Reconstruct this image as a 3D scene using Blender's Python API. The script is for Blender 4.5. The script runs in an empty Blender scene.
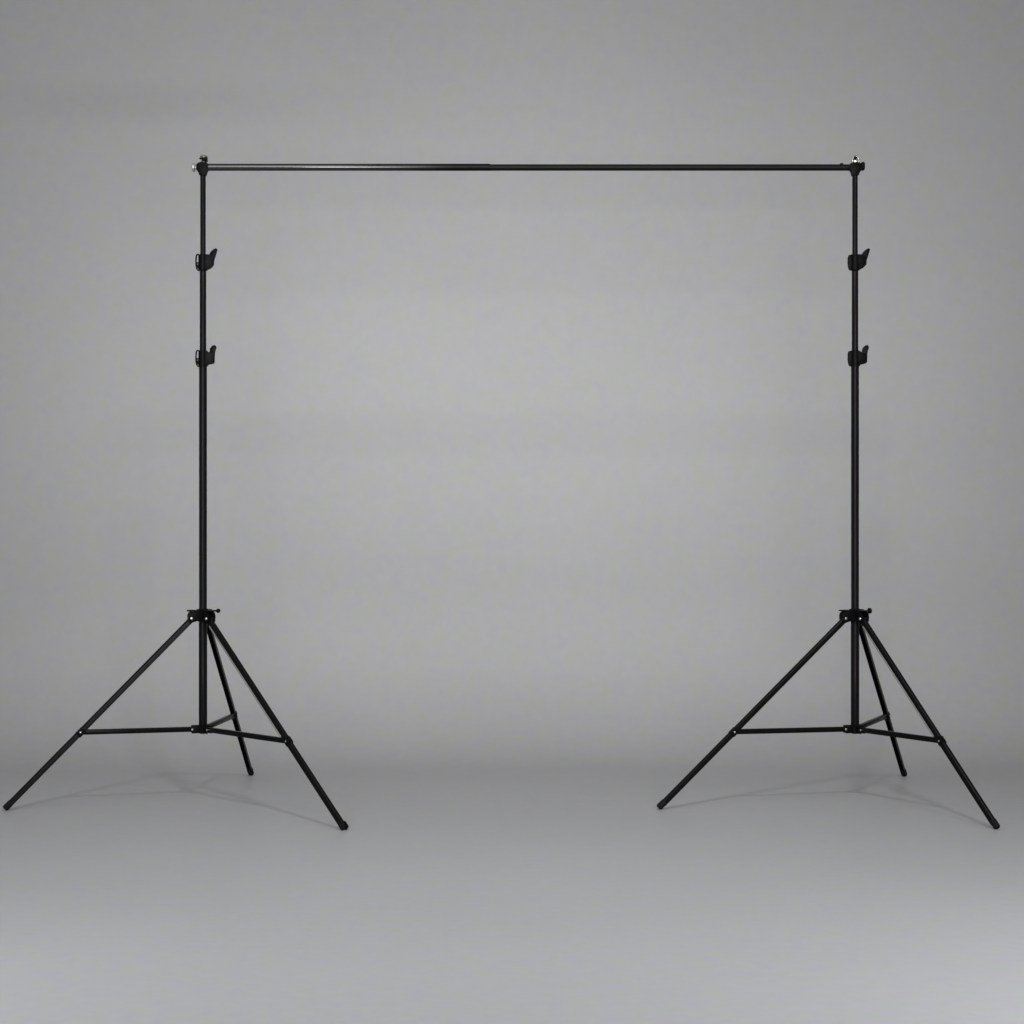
import bpy, bmesh, math, random
from mathutils import Vector, Matrix
random.seed(4)
scene = bpy.context.scene
C = scene.collection
R = math.radians

# ------------------------------------------------------------------ camera
CAM_H = 1.387
cam_d = bpy.data.cameras.new('camera'); cam = bpy.data.objects.new('camera', cam_d); C.objects.link(cam)
cam.location = (0, 0, CAM_H); cam.rotation_euler = (R(90), 0, 0)
cam_d.sensor_width = 36; cam_d.lens = 64.18; cam_d.shift_y = -12/1024
cam_d.clip_end = 200
scene.camera = cam
scene.view_settings.view_transform = 'Standard'
scene.view_settings.look = 'None'
scene.view_settings.exposure = 0.0
scene.view_settings.gamma = 1

# ------------------------------------------------------------------ ambient studio light
w = bpy.data.worlds.new('World'); scene.world = w; w.use_nodes = True
bg = w.node_tree.nodes['Background']
bg.inputs[0].default_value = (1.0, 1.0, 1.0, 1); bg.inputs[1].default_value = 0.325

def area(name, loc, target, sx, sy, power, spread=180, col=(1, 1, 1)):
    d = bpy.data.lights.new(name, 'AREA'); d.shape = 'RECTANGLE'; d.size = sx; d.size_y = sy
    d.energy = power; d.spread = R(spread); d.color = col
    o = bpy.data.objects.new(name, d); C.objects.link(o); o.location = loc
    o.rotation_euler = (Vector(target)-Vector(loc)).to_track_quat('-Z', 'Y').to_euler()
    return o
# key softbox high in front, wide strip raking the backdrop, low frontal fill,
# narrow strip high on the left, two small unseen fills added to brighten the near floor corners
area('key_light', (0.5, 3.6, 5.9), (0.2, 8.6, 0.5), 0.7, 0.55, 60, 130)
area('overhead_fill', (0.0, 7.2, 3.75), (0.0, 7.0, 0), 6.4, 0.7, 4.5, 80)  # unseen lamp added to lift the floor tone around the tripods
area('backdrop_light', (-0.1, 3.0, 3.35), (-0.2, 10.4, 1.72), 5.6, 1.3, 15.4, 40)
area('front_light', (0.0, -1.0, 1.6), (0.0, 10.4, 1.9), 4.0, 1.6, 42, 60)
area('strip_light', (-2.15, 4.6, 5.4), (-1.3, 8.2, 2.6), 2.2, 0.45, 33, 170)
area('corner_fill_right', (2.7, 4.3, 2.6), (2.0, 4.8, 0), 0.8, 1.2, 37, 120, (.90, .93, 1))
area('corner_fill_left', (-2.7, 4.3, 2.6), (-2.0, 4.8, 0), 0.8, 1.2, 25, 120, (.90, .93, 1))

# ------------------------------------------------------------------ materials
def pmat(name, col, rough, metal=0.0, var=0.0, nscale=40, bump=0.0, spec=0.5, rvar=0.0, vscale=None):
    m = bpy.data.materials.new(name); m.use_nodes = True
    nt = m.node_tree; b = nt.nodes['Principled BSDF']
    b.inputs['Metallic'].default_value = metal; b.inputs['Specular IOR Level'].default_value = spec
    tc = nt.nodes.new('ShaderNodeTexCoord')
    n = nt.nodes.new('ShaderNodeTexNoise'); n.inputs['Scale'].default_value = nscale; n.inputs['Detail'].default_value = 4
    nt.links.new(tc.outputs['Object'], n.inputs['Vector'])
    r = nt.nodes.new('ShaderNodeMapRange'); r.inputs['To Min'].default_value = 1-var; r.inputs['To Max'].default_value = 1+var
    nt.links.new(n.outputs['Fac'], r.inputs['Value'])
    mx = nt.nodes.new('ShaderNodeVectorMath'); mx.operation = 'SCALE'; mx.inputs[0].default_value = col
    nt.links.new(r.outputs[0], mx.inputs['Scale']); nt.links.new(mx.outputs[0], b.inputs['Base Color'])
    r2 = nt.nodes.new('ShaderNodeMapRange'); r2.inputs['To Min'].default_value = rough-rvar; r2.inputs['To Max'].default_value = rough+rvar
    nt.links.new(n.outputs['Fac'], r2.inputs['Value']); nt.links.new(r2.outputs[0], b.inputs['Roughness'])
    if bump:
        bp = nt.nodes.new('ShaderNodeBump'); bp.inputs['Strength'].default_value = bump; bp.inputs['Distance'].default_value = 0.001
        n2 = nt.nodes.new('ShaderNodeTexNoise'); n2.inputs['Scale'].default_value = nscale*6
        nt.links.new(tc.outputs['Object'], n2.inputs['Vector'])
        nt.links.new(n2.outputs['Fac'], bp.inputs['Height']); nt.links.new(bp.outputs[0], b.inputs['Normal'])
    return m

M_pole = pmat('black_anodised_tube', (0.0055, 0.005, 0.006), 0.32, var=.25, rvar=.06, nscale=25, bump=.05, spec=.09)
M_bar = pmat('black_gloss_tube', (0.002, 0.002, 0.002), 0.085, var=.2, rvar=.02, nscale=12, spec=.75)
# the gloss of the thick tube is turned down towards its inner end to fade the highlight
_nt = M_bar.node_tree; _b = _nt.nodes['Principled BSDF']; _g = _nt.nodes.new('ShaderNodeTexCoord'); _x = _nt.nodes.new('ShaderNodeSeparateXYZ')
_nt.links.new(_g.outputs['Object'], _x.inputs[0])
for _k, _a, _c in (('Roughness', .075, .42), ('Specular IOR Level', 1.0, .12)):
    _m = _nt.nodes.new('ShaderNodeMapRange'); _m.interpolation_type = 'SMOOTHSTEP'
    _m.inputs['From Min'].default_value = -0.85; _m.inputs['From Max'].default_value = -0.22
    _m.inputs['To Min'].default_value = _a; _m.inputs['To Max'].default_value = _c
    _nt.links.new(_x.outputs[0], _m.inputs['Value']); _nt.links.new(_m.outputs[0], _b.inputs[_k])
M_bar2 = pmat('black_satin_tube', (0.005, 0.0048, 0.0045), 0.45, var=.2, rvar=.05, nscale=12, spec=.12)
M_leg = pmat('black_painted_channel', (0.0045, 0.0042, 0.004), 0.27, var=.35, rvar=.06, nscale=30, bump=.05, spec=.08)
M_cast = pmat('black_cast_plastic', (0.0035, 0.0035, 0.004), 0.42, var=.3, rvar=.1, nscale=60, bump=.15, spec=.055)
M_rubber = pmat('black_rubber', (0.006, 0.006, 0.006), 0.7, var=.3, rvar=.1, nscale=80, bump=.4, spec=.15)
M_chrome = pmat('worn_chrome', (0.48, 0.47, 0.45), 0.28, metal=1, var=.15, rvar=.08, nscale=90)
M_strip_knob = pmat('lit_strip_knob_metal', (0.36, 0.36, 0.35), 0.4, metal=.6, var=.35, rvar=.1, nscale=14)  # leg strip: lit channel inside put into the colour; also the left end knob
M_paper = None

def paper():
    """grey seamless paper with a faint uneven tone and a faint satin sheen"""
    m = bpy.data.materials.new('grey_seamless_paper'); m.use_nodes = True
    nt = m.node_tree; b = nt.nodes['Principled BSDF']
    g = nt.nodes.new('ShaderNodeNewGeometry')
    mp = nt.nodes.new('ShaderNodeMapping'); mp.inputs['Scale'].default_value = (0.8, 1.0, 1.1)
    nt.links.new(g.outputs['Position'], mp.inputs['Vector'])
    n1 = nt.nodes.new('ShaderNodeTexNoise'); n1.inputs['Scale'].default_value = 0.7; n1.inputs['Detail'].default_value = 3
    nt.links.new(mp.outputs[0], n1.inputs['Vector'])
    n2 = nt.nodes.new('ShaderNodeTexNoise'); n2.inputs['Scale'].default_value = 22; n2.inputs['Detail'].default_value = 6
    nt.links.new(g.outputs['Position'], n2.inputs['Vector'])
    n3 = nt.nodes.new('ShaderNodeTexNoise'); n3.inputs['Scale'].default_value = 13; n3.inputs['Detail'].default_value = 2
    nt.links.new(g.outputs['Position'], n3.inputs['Vector'])
    a = nt.nodes.new('ShaderNodeMapRange'); a.inputs['From Min'].default_value = .3; a.inputs['From Max'].default_value = .7
    a.inputs['To Min'].default_value = .98; a.inputs['To Max'].default_value = 1.02
    nt.links.new(n1.outputs['Fac'], a.inputs['Value'])
    c = nt.nodes.new('ShaderNodeMapRange'); c.inputs['From Min'].default_value = .3; c.inputs['From Max'].default_value = .7
    c.inputs['To Min'].default_value = .98; c.inputs['To Max'].default_value = 1.02
    nt.links.new(n2.outputs['Fac'], c.inputs['Value'])
    mu = nt.nodes.new('ShaderNodeMath'); mu.operation = 'MULTIPLY'
    nt.links.new(a.outputs[0], mu.inputs[0]); nt.links.new(c.outputs[0], mu.inputs[1])
    # a faint darker streak on the upper left of the backdrop
    sm = nt.nodes.new('ShaderNodeMapping'); sm.vector_type = 'POINT'
    sm.inputs['Location'].default_value = (2.1/1.15, 0, -3.62/.16); sm.inputs['Scale'].default_value = (1/1.15, 0, 1/.16)
    nt.links.new(g.outputs['Position'], sm.inputs['Vector'])
    ln = nt.nodes.new('ShaderNodeVectorMath'); ln.operation = 'LENGTH'; nt.links.new(sm.outputs[0], ln.inputs[0])
    ad = nt.nodes.new('ShaderNodeMath'); ad.operation = 'ADD'; nt.links.new(ln.outputs['Value'], ad.inputs[0]); nt.links.new(n1.outputs['Fac'], ad.inputs[1])
    sr = nt.nodes.new('ShaderNodeMapRange'); sr.interpolation_type = 'SMOOTHSTEP'
    sr.inputs['From Min'].default_value = .6; sr.inputs['From Max'].default_value = 1.8
    sr.inputs['To Min'].default_value = .925; sr.inputs['To Max'].default_value = 1
    nt.links.new(ad.outputs[0], sr.inputs['Value'])
    mu2 = nt.nodes.new('ShaderNodeMath'); mu2.operation = 'MULTIPLY'
    nt.links.new(mu.outputs[0], mu2.inputs[0]); nt.links.new(sr.outputs[0], mu2.inputs[1]); mu = mu2
    mix = nt.nodes.new('ShaderNodeMix'); mix.data_type = 'RGBA'
    mix.inputs['A'].default_value = (0.376, 0.3845, 0.368, 1); mix.inputs['B'].default_value = (0.377, 0.375, 0.394, 1)
    ct = nt.nodes.new('ShaderNodeMapRange'); ct.inputs['From Min'].default_value = .38; ct.inputs['From Max'].default_value = .62
    nt.links.new(n3.outputs['Fac'], ct.inputs['Value']); nt.links.new(ct.outputs[0], mix.inputs['Factor'])
    sc = nt.nodes.new('ShaderNodeVectorMath'); sc.operation = 'SCALE'
    nt.links.new(mix.outputs['Result'], sc.inputs[0]); nt.links.new(mu.outputs[0], sc.inputs['Scale'])
    nt.links.new(sc.outputs[0], b.inputs['Base Color'])
    b.inputs['Roughness'].default_value = 0.45; b.inputs['Specular IOR Level'].default_value = 0.18
    n4 = nt.nodes.new('ShaderNodeTexNoise'); n4.inputs['Scale'].default_value = 260
    nt.links.new(g.outputs['Position'], n4.inputs['Vector'])
    bp = nt.nodes.new('ShaderNodeBump'); bp.inputs['Strength'].default_value = .06; bp.inputs['Distance'].default_value = .002
    nt.links.new(n4.outputs['Fac'], bp.inputs['Height']); nt.links.new(bp.outputs[0], b.inputs['Normal'])
    return m
M_paper = paper()

# ------------------------------------------------------------------ mesh helpers
def link(name, bm, mat, parent=None, smooth=35):
    bmesh.ops.recalc_face_normals(bm, faces=bm.faces)
    me = bpy.data.meshes.new(name); bm.to_mesh(me); bm.free()
    me.materials.append(mat)
    for p in me.polygons: p.use_smooth = True
    me.set_sharp_from_angle(angle=R(smooth))
    o = bpy.data.objects.new(name, me); C.objects.link(o)
    if parent: o.parent = parent
    return o

def frame_from(d, up=(0, 0, 1)):
    """x along d, z near up"""
    x = Vector(d).normalized(); u = Vector(up)
    y = u.cross(x)
    if y.length < 1e-4: y = Vector((0, 1, 0)).cross(x)
    y.normalize(); z = x.cross(y)
    return Matrix((x, y, z)).transposed()

def loft(bm, rings):
    """closed rings of equal count joined, capped"""
    vs = [[bm.verts.new(p) for p in r] for r in rings]
    n = len(vs[0])
    for a, b in zip(vs, vs[1:]):
        for i in range(n):
            bm.faces.new((a[i], a[(i+1) % n], b[(i+1) % n], b[i]))
    bm.faces.new(vs[0][::-1]); bm.faces.new(vs[-1])

def lathe(bm, a, b, prof, n=32):
    """prof: list of (t metres along a->b from a, radius)"""
    a = Vector(a); b = Vector(b); M = frame_from(b-a, (0.013, 0.02, 1))
    rings = []
    for t, r in prof:
        rings.append([a + M @ Vector((t, r*math.cos(2*math.pi*k/n), r*math.sin(2*math.pi*k/n))) for k in range(n)])
    loft(bm, rings)

def tube(bm, a, b, r, n=32, ch=0.0015):
    L = (Vector(b)-Vector(a)).length
    ch = min(ch, r*.4, L*.3)
    lathe(bm, a, b, [(0, r-ch), (ch, r), (L-ch, r), (L, r-ch)], n)

def box(bm, cen, size, M=None, bev=0.002):
    t = bmesh.new(); bmesh.ops.create_cube(t, size=1)
    for v in t.verts: v.co = Vector((v.co.x*size[0], v.co.y*size[1], v.co.z*size[2]))
    if bev: bmesh.ops.bevel(t, geom=t.edges[:], offset=min(bev, min(size)*.4), segments=2, affect='EDGES', profile=.5)
    M = M or Matrix.Identity(3)
    for v in t.verts: v.co = M @ v.co + Vector(cen)
    me = bpy.data.meshes.new('tmp'); t.to_mesh(me); t.free(); bm.from_mesh(me); bpy.data.meshes.remove(me)

def prism(bm, pts, half, M=None, cen=(0, 0, 0), bev=0.002):
    """outline in local x,z extruded +-half along local y"""
    t = bmesh.new()
    vs = [t.verts.new((x, -half, z)) for x, z in pts]
    f = t.faces.new(vs); r = bmesh.ops.extrude_face_region(t, geom=[f])
    for g in r['geom']:
        if isinstance(g, bmesh.types.BMVert): g.co.y = half
    bmesh.ops.recalc_face_normals(t, faces=t.faces)
    if bev: bmesh.ops.bevel(t, geom=t.edges[:], offset=bev, segments=2, affect='EDGES', profile=.5)
    M = M or Matrix.Identity(3)
    for v in t.verts: v.co = M @ v.co + Vector(cen)
    me = bpy.data.meshes.new('tmp'); t.to_mesh(me); t.free(); bm.from_mesh(me); bpy.data.meshes.remove(me)

def wire(bm, pts, r, n=10):
    for a, b in zip(pts, pts[1:]): tube(bm, a, b, r, n, ch=r*.4)

# ------------------------------------------------------------------ the setting
Y0 = 8.4                      # plane of the two poles
X1 = 9.0
def sheet(name, prof, label):
    bm = bmesh.new(); nx = 12; rows = []
    for y, z in prof: rows.append([bm.verts.new((-X1+2*X1*i/nx, y, z)) for i in range(nx+1)])
    for a, b in zip(rows, rows[1:]):
        for i in range(nx): bm.faces.new((a[i], a[i+1], b[i+1], b[i]))
    o = link(name, bm, M_paper, smooth=60); o['kind'] = 'structure'; o['label'] = label
    return o
# sweep whose curvature eases in and out, so there is no visible line where it starts
sweep = [(9.25, 0.0)]; N = 80; LEN = 1.65
for i in range(N):
    u = (i+.5)/N; ang = R(90)*(u*u*(3-2*u))
    y, z = sweep[-1]; sweep.append((y+LEN/N*math.cos(ang), z+LEN/N*math.sin(ang)))
sheet('floor', [(y, 0) for y in (-6, -2, 2, 5, 8)]+[sweep[0]], 'smooth grey seamless paper floor under the stand')
WALL_Y = sweep[-1][0]
sheet('backdrop_wall', sweep+[(WALL_Y, z) for z in (1.5, 3, 5, 8)], 'plain grey backdrop curving up behind the stand')

# ------------------------------------------------------------------ the backdrop stand
P = 3.0/652                   # photograph-scale unit in the plane of the poles (metres)
BAR_Z = 2.915; HUB_Z = 0.862; BRACE_Z = 0.334
stand = bpy.data.objects.new('backdrop_stand', None); C.objects.link(stand); stand.location = (0, Y0, 0)
stand['label'] = 'tall black metal backdrop stand, two tripods joined by a long top crossbar'
stand['category'] = 'backdrop stand'
XL, XR = -1.4218, 1.5783

def V(x, y, z): return Vector((x, y, z))

def child(name, bm, mat, parent=None, **k):
    return link(name, bm, mat, parent or stand, **k)

# pole: lower, middle and upper tube
def pole(X):
    bm = bmesh.new()
    lathe(bm, (X, 0, BRACE_Z-.022), (X, 0, 3), [(0, .013), (.004, .0175), (.012, .0192), (HUB_Z-BRACE_Z+.02, .0192), (HUB_Z-BRACE_Z+.022, .0180),
          (2.03-BRACE_Z, .0180), (2.034-BRACE_Z, .0148), (2.47-BRACE_Z, .0148), (2.474-BRACE_Z, .0126), (BAR_Z-BRACE_Z+.005, .0126)], 40)
    return child('pole', bm, M_pole)

def channel(bm, a, b, wid, dep, th, inner):
    """U-channel from a to b, open towards `inner`"""
    a = Vector(a); b = Vector(b); d = (b-a).normalized()
    z = -(Vector(inner) - d*Vector(inner).dot(d)).normalized(); y = z.cross(d).normalized()
    h = wid/2; c = .0105
    arc = [(c*math.sin(R(q)), c*math.cos(R(q))) for q in (0, 18, 36, 54, 72, 90)]
    out = [(-h, -dep/2)] + [(-h+c-u, dep/2-c+v) for u, v in arc[::-1]] + [(h-c+u, dep/2-c+v) for u, v in arc] + [(h, -dep/2)]
    k = (c-th)/c
    inn = [(h-th, -dep/2)] + [(h-c+u*k, dep/2-c+v*k) for u, v in arc[::-1]] + [(-h+c-u*k, dep/2-c+v*k) for u, v in arc] + [(-h+th, -dep/2)]
    prof = out+inn
    loft(bm, [[p + y*u + z*v for u, v in prof] for p in (a, b)])
    return d, y, z

def leg(X, fx, fy, fork=False, lit_strip=False):
    rad = Vector((fx, fy, 0)).normalized(); tan = Vector((-rad.y, rad.x, 0))
    top = V(X, 0, HUB_Z-.022) + rad*.052
    foot = V(X+fx, fy, .014)
    d = (foot-top).normalized(); L = (foot-top).length
    bm = bmesh.new()
    inner = Vector((-rad.x, -rad.y, -.1))
    n = (Vector(inner) - d*Vector(inner).dot(d)).normalized()
    channel(bm, top-d*.012, foot-d*(.0 if fork else .012), .0232, .0255, .0022, inner)
    o = child('leg', bm, M_leg)
    if lit_strip:     # added pale strip imitating the lit inside of the channel, hub to joint
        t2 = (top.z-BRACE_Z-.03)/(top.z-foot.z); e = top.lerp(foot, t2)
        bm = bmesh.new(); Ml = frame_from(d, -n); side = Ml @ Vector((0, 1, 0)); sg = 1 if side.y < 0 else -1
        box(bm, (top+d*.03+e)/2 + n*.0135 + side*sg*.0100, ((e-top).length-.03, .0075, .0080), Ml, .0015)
        child('lit_channel_strip', bm, M_strip_knob, o)
    # foot
    bm = bmesh.new()
    Mf = frame_from(d, -n)
    if fork:
        for sgn in (-1, 1):
            box(bm, foot-d*.004+tan*sgn*.0095, (.034, .0070, .029), Mf, .003)
        box(bm, foot-d*.05, (.07, .0185, .022), Mf, .003)
    else:
        lathe(bm, foot-d*.030, foot+d, [(0, .0135), (.003, .0148), (.032, .0152), (.038, .0142), (.041, .011)], 24)
    child('rubber_foot', bm, M_rubber, o)
    # joint with the brace
    j = None
    t = (top.z-BRACE_Z-.004)/(top.z-foot.z); j = top.lerp(foot, t)
    bm = bmesh.new()
    tube(bm, j-tan*.0160, j+tan*.0160, .0085, 20)
    box(bm, j+n*.002, (.038, .0262, .0295), Mf, .003)
    child('joint_bracket', bm, M_cast, o)
    bm = bmesh.new()
    lathe(bm, j-tan*.0185, j+tan*.0185, [(0, .0025), (.001, .0042), (.003, .005), (.034, .005), (.036, .0042), (.037, .0025)], 16)
    child('rivet', bm, M_chrome, o)
    # brace
    a = V(X, 0, BRACE_Z) + rad*.038; b = j + rad*-.004
    bm = bmesh.new(); Mb = frame_from(b-a)
    L = (b-a).length; h = .0115
    pts = [(0, -h), (L, -h)] + [(L+h*math.sin(R(q)), -h*math.cos(R(q))) for q in (30, 60, 90, 120, 150)] + [(L, h), (0, h)] + [(-h*math.sin(R(q)), h*math.cos(R(q))) for q in (30, 60, 90, 120, 150)]
    prism(bm, pts, .0085, Mb, a, .0022)
    o2 = child('brace', bm, M_leg)
    bm = bmesh.new()
    lathe(bm, a-tan*.0165+rad*.012, a+tan*.0165+rad*.012, [(0, .003), (.0015, .005), (.004, .0055), (.029, .0055), (.0315, .005), (.033, .003)], 16)
    child('rivet', bm, M_chrome, o2)
    return rad, tan

def hub(X, rads):
    bm = bmesh.new()
    lathe(bm, (X, 0, HUB_Z-.034), (X, 0, HUB_Z+.1), [(0, .0235), (.003, .026), (.044, .026), (.048, .028), (.056, .028), (.059, .0215)], 40)
    for rad in rads:
        tan = Vector((-rad.y, rad.x, 0)); M = Matrix((rad, tan, Vector((0, 0, 1)))).transposed()
        for sg in (-1, 1):
            prism(bm, [(.018, .018), (.018, -.028), (.040, -.034), (.060, -.040), (.068, -.030), (.070, -.006), (.066, .006), (.052, .016)], .003, M, V(X, 0, HUB_Z)+tan*sg*.0185, .0012)
        box(bm, V(X, 0, HUB_Z+.017)+rad*.040, (.064, .042, .006), M, .001)
    o = child('leg_hub', bm, M_cast)
    for rad in rads:
        tan = Vector((-rad.y, rad.x, 0)); c = V(X, 0, HUB_Z-.018)+rad*.054
        bm = bmesh.new()
        lathe(bm, c-tan*.0265, c+tan*.0265, [(0, .003), (.001, .005), (.005, .0075), (.007, .005), (.046, .005), (.048, .0075), (.052, .006), (.053, .003)], 12)
        child('bolt', bm, M_chrome, o)
    return o

def lower_collar(X, rads):
    bm = bmesh.new()
    lathe(bm, (X, 0, BRACE_Z-.019), (X, 0, 1), [(0, .021), (.002, .0235), (.036, .0235), (.038, .021)], 36)
    for rad in rads:
        tan = Vector((-rad.y, rad.x, 0)); M = Matrix((rad, tan, Vector((0, 0, 1)))).transposed()
        for sg in (-1, 1):
            box(bm, V(X, 0, BRACE_Z)+rad*.034+tan*sg*.0120, (.038, .005, .036), M, .002)
    return child('brace_collar', bm, M_cast)

def clamp(X, Z, kind, ear):
    """quick-release collar: body, lever to the right, clamping ear to the left"""
    q = lambda pts: [(x*P, z*P) for x, z in pts]
    bm = bmesh.new()
    lathe(bm, (X, 0, Z-8.6*P), (X, 0, Z+9*P), [(0, .0195), (.002, .0215), (15.6*P, .0215), (16.0*P, .0195)], 32)
    if kind == 'upper':
        body = [(-2, -8.0), (3.8, -8.0), (7.6, -6.3), (10.0, -4.0), (10.6, 1.0), (9.6, 6.0), (6.3, 7.3), (3.6, 7.5), (-2, 7.5)]
        lev = [(5.8, 3.6), (6.6, 7.4), (8.0, 9.9), (10.6, 12.3), (13.4, 13.7), (14.6, 12.3), (12.3, 4.6), (11.2, 1.6), (11.0, -3.0), (9.2, -4.2)]
    else:
        body = [(-2, -8.6), (3.6, -8.3), (5.6, -6.6), (10.8, -5.6), (11.2, 2.0), (11, 4.8), (6.0, 5.8), (3.6, 7.2), (-2, 7.4)]
        lev = [(6.8, 4.2), (7.2, 9.2), (9.6, 12.3), (12.4, 12.9), (13.6, 10.6), (12.4, 7.0), (11.9, 4.0), (11.7, -4.6), (8.4, -5.0)]
    prism(bm, q(body), .0165, None, (X, 0, Z), .003)
    o = child('locking_collar', bm, M_cast)
    bm = bmesh.new(); prism(bm, q(lev), .0105, None, (X, -.004, Z), .0025)
    child('lever', bm, M_cast, o)
    bm = bmesh.new()
    if ear == 'loop':
        pts = [(-3.6, 7.2), (-5.4, 7.8), (-6.6, 6.4), (-7.0, 2), (-6.9, -4), (-6.0, -7.4), (-4.4, -8.8), (-3.4, -7.6)]
        for y in (-.006, .006):
            wire(bm, [V(X+x*P, y, Z+z*P) for x, z in pts], .0026)
        box(bm, V(X-5.6*P, 0, Z-4.4*P), (2.4*P, .014, 4*P), None, .002)
    else:
        prism(bm, q([(-3, -8.4), (-5.8, -8.2), (-7.0, -4), (-7.2, 4.4), (-6.4, 6.8), (-4.6, 7.2), (-3, 6.4)]), .012, None, (X, 0, Z), .003)
    child('clamp_ear', bm, M_cast, o)
    bm = bmesh.new()
    tube(bm, (X-7.6*P, 0, Z-1*P), (X-3*P, 0, Z-1*P), .0042, 14)
    child('bolt', bm, M_pole, o)
    return o

def hub_knob(X, big):
    bm = bmesh.new()
    z = HUB_Z+.016
    tube(bm, (X+.020, -.012, z), (X+.066, -.012, z), .0042, 14)
    if big:
        lathe(bm, (X+.056, -.012, z), (X+1, -.012, z), [(0, .010), (.002, .013), (.014, .013), (.018, .009)], 12)
    else:
        lathe(bm, (X+.072, -.020, z), (X+.072, 1, z), [(0, .006), (.002, .010), (.014, .010), (.016, .006)], 20)
    return child('locking_knob', bm, M_cast)

LEGS = [(XL, [(-0.838, -0.240, 0), (0.716, -0.730, 1), (0.107, 0.793, 0)]),
        (XR, [(-0.914, -0.214, 0), (0.462, -0.708, 0), (0.389, 0.760, 0)])]
for k, (X, ft) in enumerate(LEGS):
    pole(X)
    rads = []
    for fx, fy, fk in ft:
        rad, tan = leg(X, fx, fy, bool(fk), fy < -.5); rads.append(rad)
    hub(X, rads); lower_collar(X, rads)
    clamp(X, CAM_H + (500-262)*P, 'upper', 'loop' if k == 0 else 'solid')
    clamp(X, CAM_H + (500-358)*P, 'lower', 'loop' if k == 0 else 'solid')
    hub_knob(X, k == 1)

# crossbar: thick glossy tube sliding over a thinner satin one
zb = CAM_H + (500-167.3)*P
bm = bmesh.new()
lathe(bm, (XL+.02, 0, zb), (1, 0, zb), [(0, .0166), (1.30, .0162), (1.3005, .0150)], 48)
bar = child('crossbar', bm, M_bar)
bm = bmesh.new()
lathe(bm, (XL+1.32, 0, zb-.001), (2, 0, zb-.001), [(0, .0148), (XR-XL-1.34, .0148)], 48)
child('inner_tube', bm, M_bar2, bar)
bm = bmesh.new()
lathe(bm, (XR-.062, -.002, zb+.010), (XR-.062, -.002, zb+.03), [(0, .008), (.007, .0075), (.0085, .005)], 16)
child('spring_button', bm, M_cast, bar)

def head(X, s):
    """fitting that holds the bar end on top of the pole; s = +1 when its outer side is to the right"""
    bm = bmesh.new()
    pts = [(-3.2, -8.5), (3.2, -8.5), (4.2, -5.5), (6.2, -3.2), (6.6, 0), (6.2, 2.6), (4.4, 4.2), (2, 5.0), (-3, 4.6), (-5.5, 3.2), (-6.2, 0), (-5.6, -2.8), (-4, -5)]
    prism(bm, [(x*P*s, z*P) for x, z in pts][::s], .017, None, (X, 0, zb), .003)
    o = child('bar_clamp', bm, M_cast)
    # knob on the outer side
    bm = bmesh.new()
    if s < 0:
        lathe(bm, (X-6*P, 0, zb-.2*P), (X-20*P, 0, zb-.2*P), [(0, .008), (.008, .008), (.010, .019), (.014, .0205), (.018, .0205), (.021, .017), (.0215, .011), (.017, .009), (.0165, .001)], 28)
        child('end_knob', bm, M_strip_knob, o)
    else:
        lathe(bm, (X+5*P, 0, zb+1.0*P), (X+20*P, 0, zb+1.0*P), [(0, .010), (.004, .010), (.006, .019), (.016, .021), (.020, .018), (.021, .010)], 10)
        child('end_knob', bm, M_cast, o)
    # spigot and nut on top
    bm = bmesh.new()
    if s < 0:
        lathe(bm, (X+.8*P, 0, zb+4*P), (X+.8*P, 0, zb+1), [(0, .016), (.010, .013), (.014, .009), (.020, .009), (.024, .017), (.030, .019), (.034, .017), (.037, .010)], 18)
        child('wing_nut', bm, M_chrome, o)
        bm = bmesh.new()
        prism(bm, [(-3.2, 8.2), (-1.5, 6.9), (2.2, 6.6), (4.6, 5.0), (5.2, 8.0), (4.0, 9.4), (1.5, 8.2), (-1.0, 9.2)][::1] and [(x*P, z*P) for x, z in [(-3.2, 8.6), (-2.8, 7.4), (2.2, 6.9), (4.3, 4.6), (5.1, 5.0), (5.0, 9.2), (4.0, 9.4), (1.5, 8.4)]], .008, None, (X, -.014, zb), .001)
        child('clip', bm, M_cast, o)
    else:
        pts = [(-2.2, 3.4), (-2.6, 8), (-1.6, 10.2), (0.6, 11.0), (2.8, 10.0), (3.9, 7.4), (3.6, 3.6)]
        wire(bm, [V(X+x*P, 0, zb+z*P) for x, z in pts], .0048, 12)
        prism(bm, [(x*P, z*P) for x, z in [(-1.4, 3.4), (2.8, 3.4), (3.0, 7.6), (0.9, 8.8), (-1.6, 7.6)]], .006, None, (X, 0, zb), .001)
        child('wing_nut', bm, M_chrome, o)
        bm = bmesh.new()
        lathe(bm, (X-.2*P, -.005, zb+8.9*P), (X-.2*P, -.02, zb+8.9*P), [(0, .008), (.008, .008), (.010, .006)], 14)
        child('clip', bm, M_cast, o)
    return o
head(XL, -1); head(XR, 1)

scene.render.engine = 'CYCLES'
scene.render.resolution_x = 1024; scene.render.resolution_y = 1024
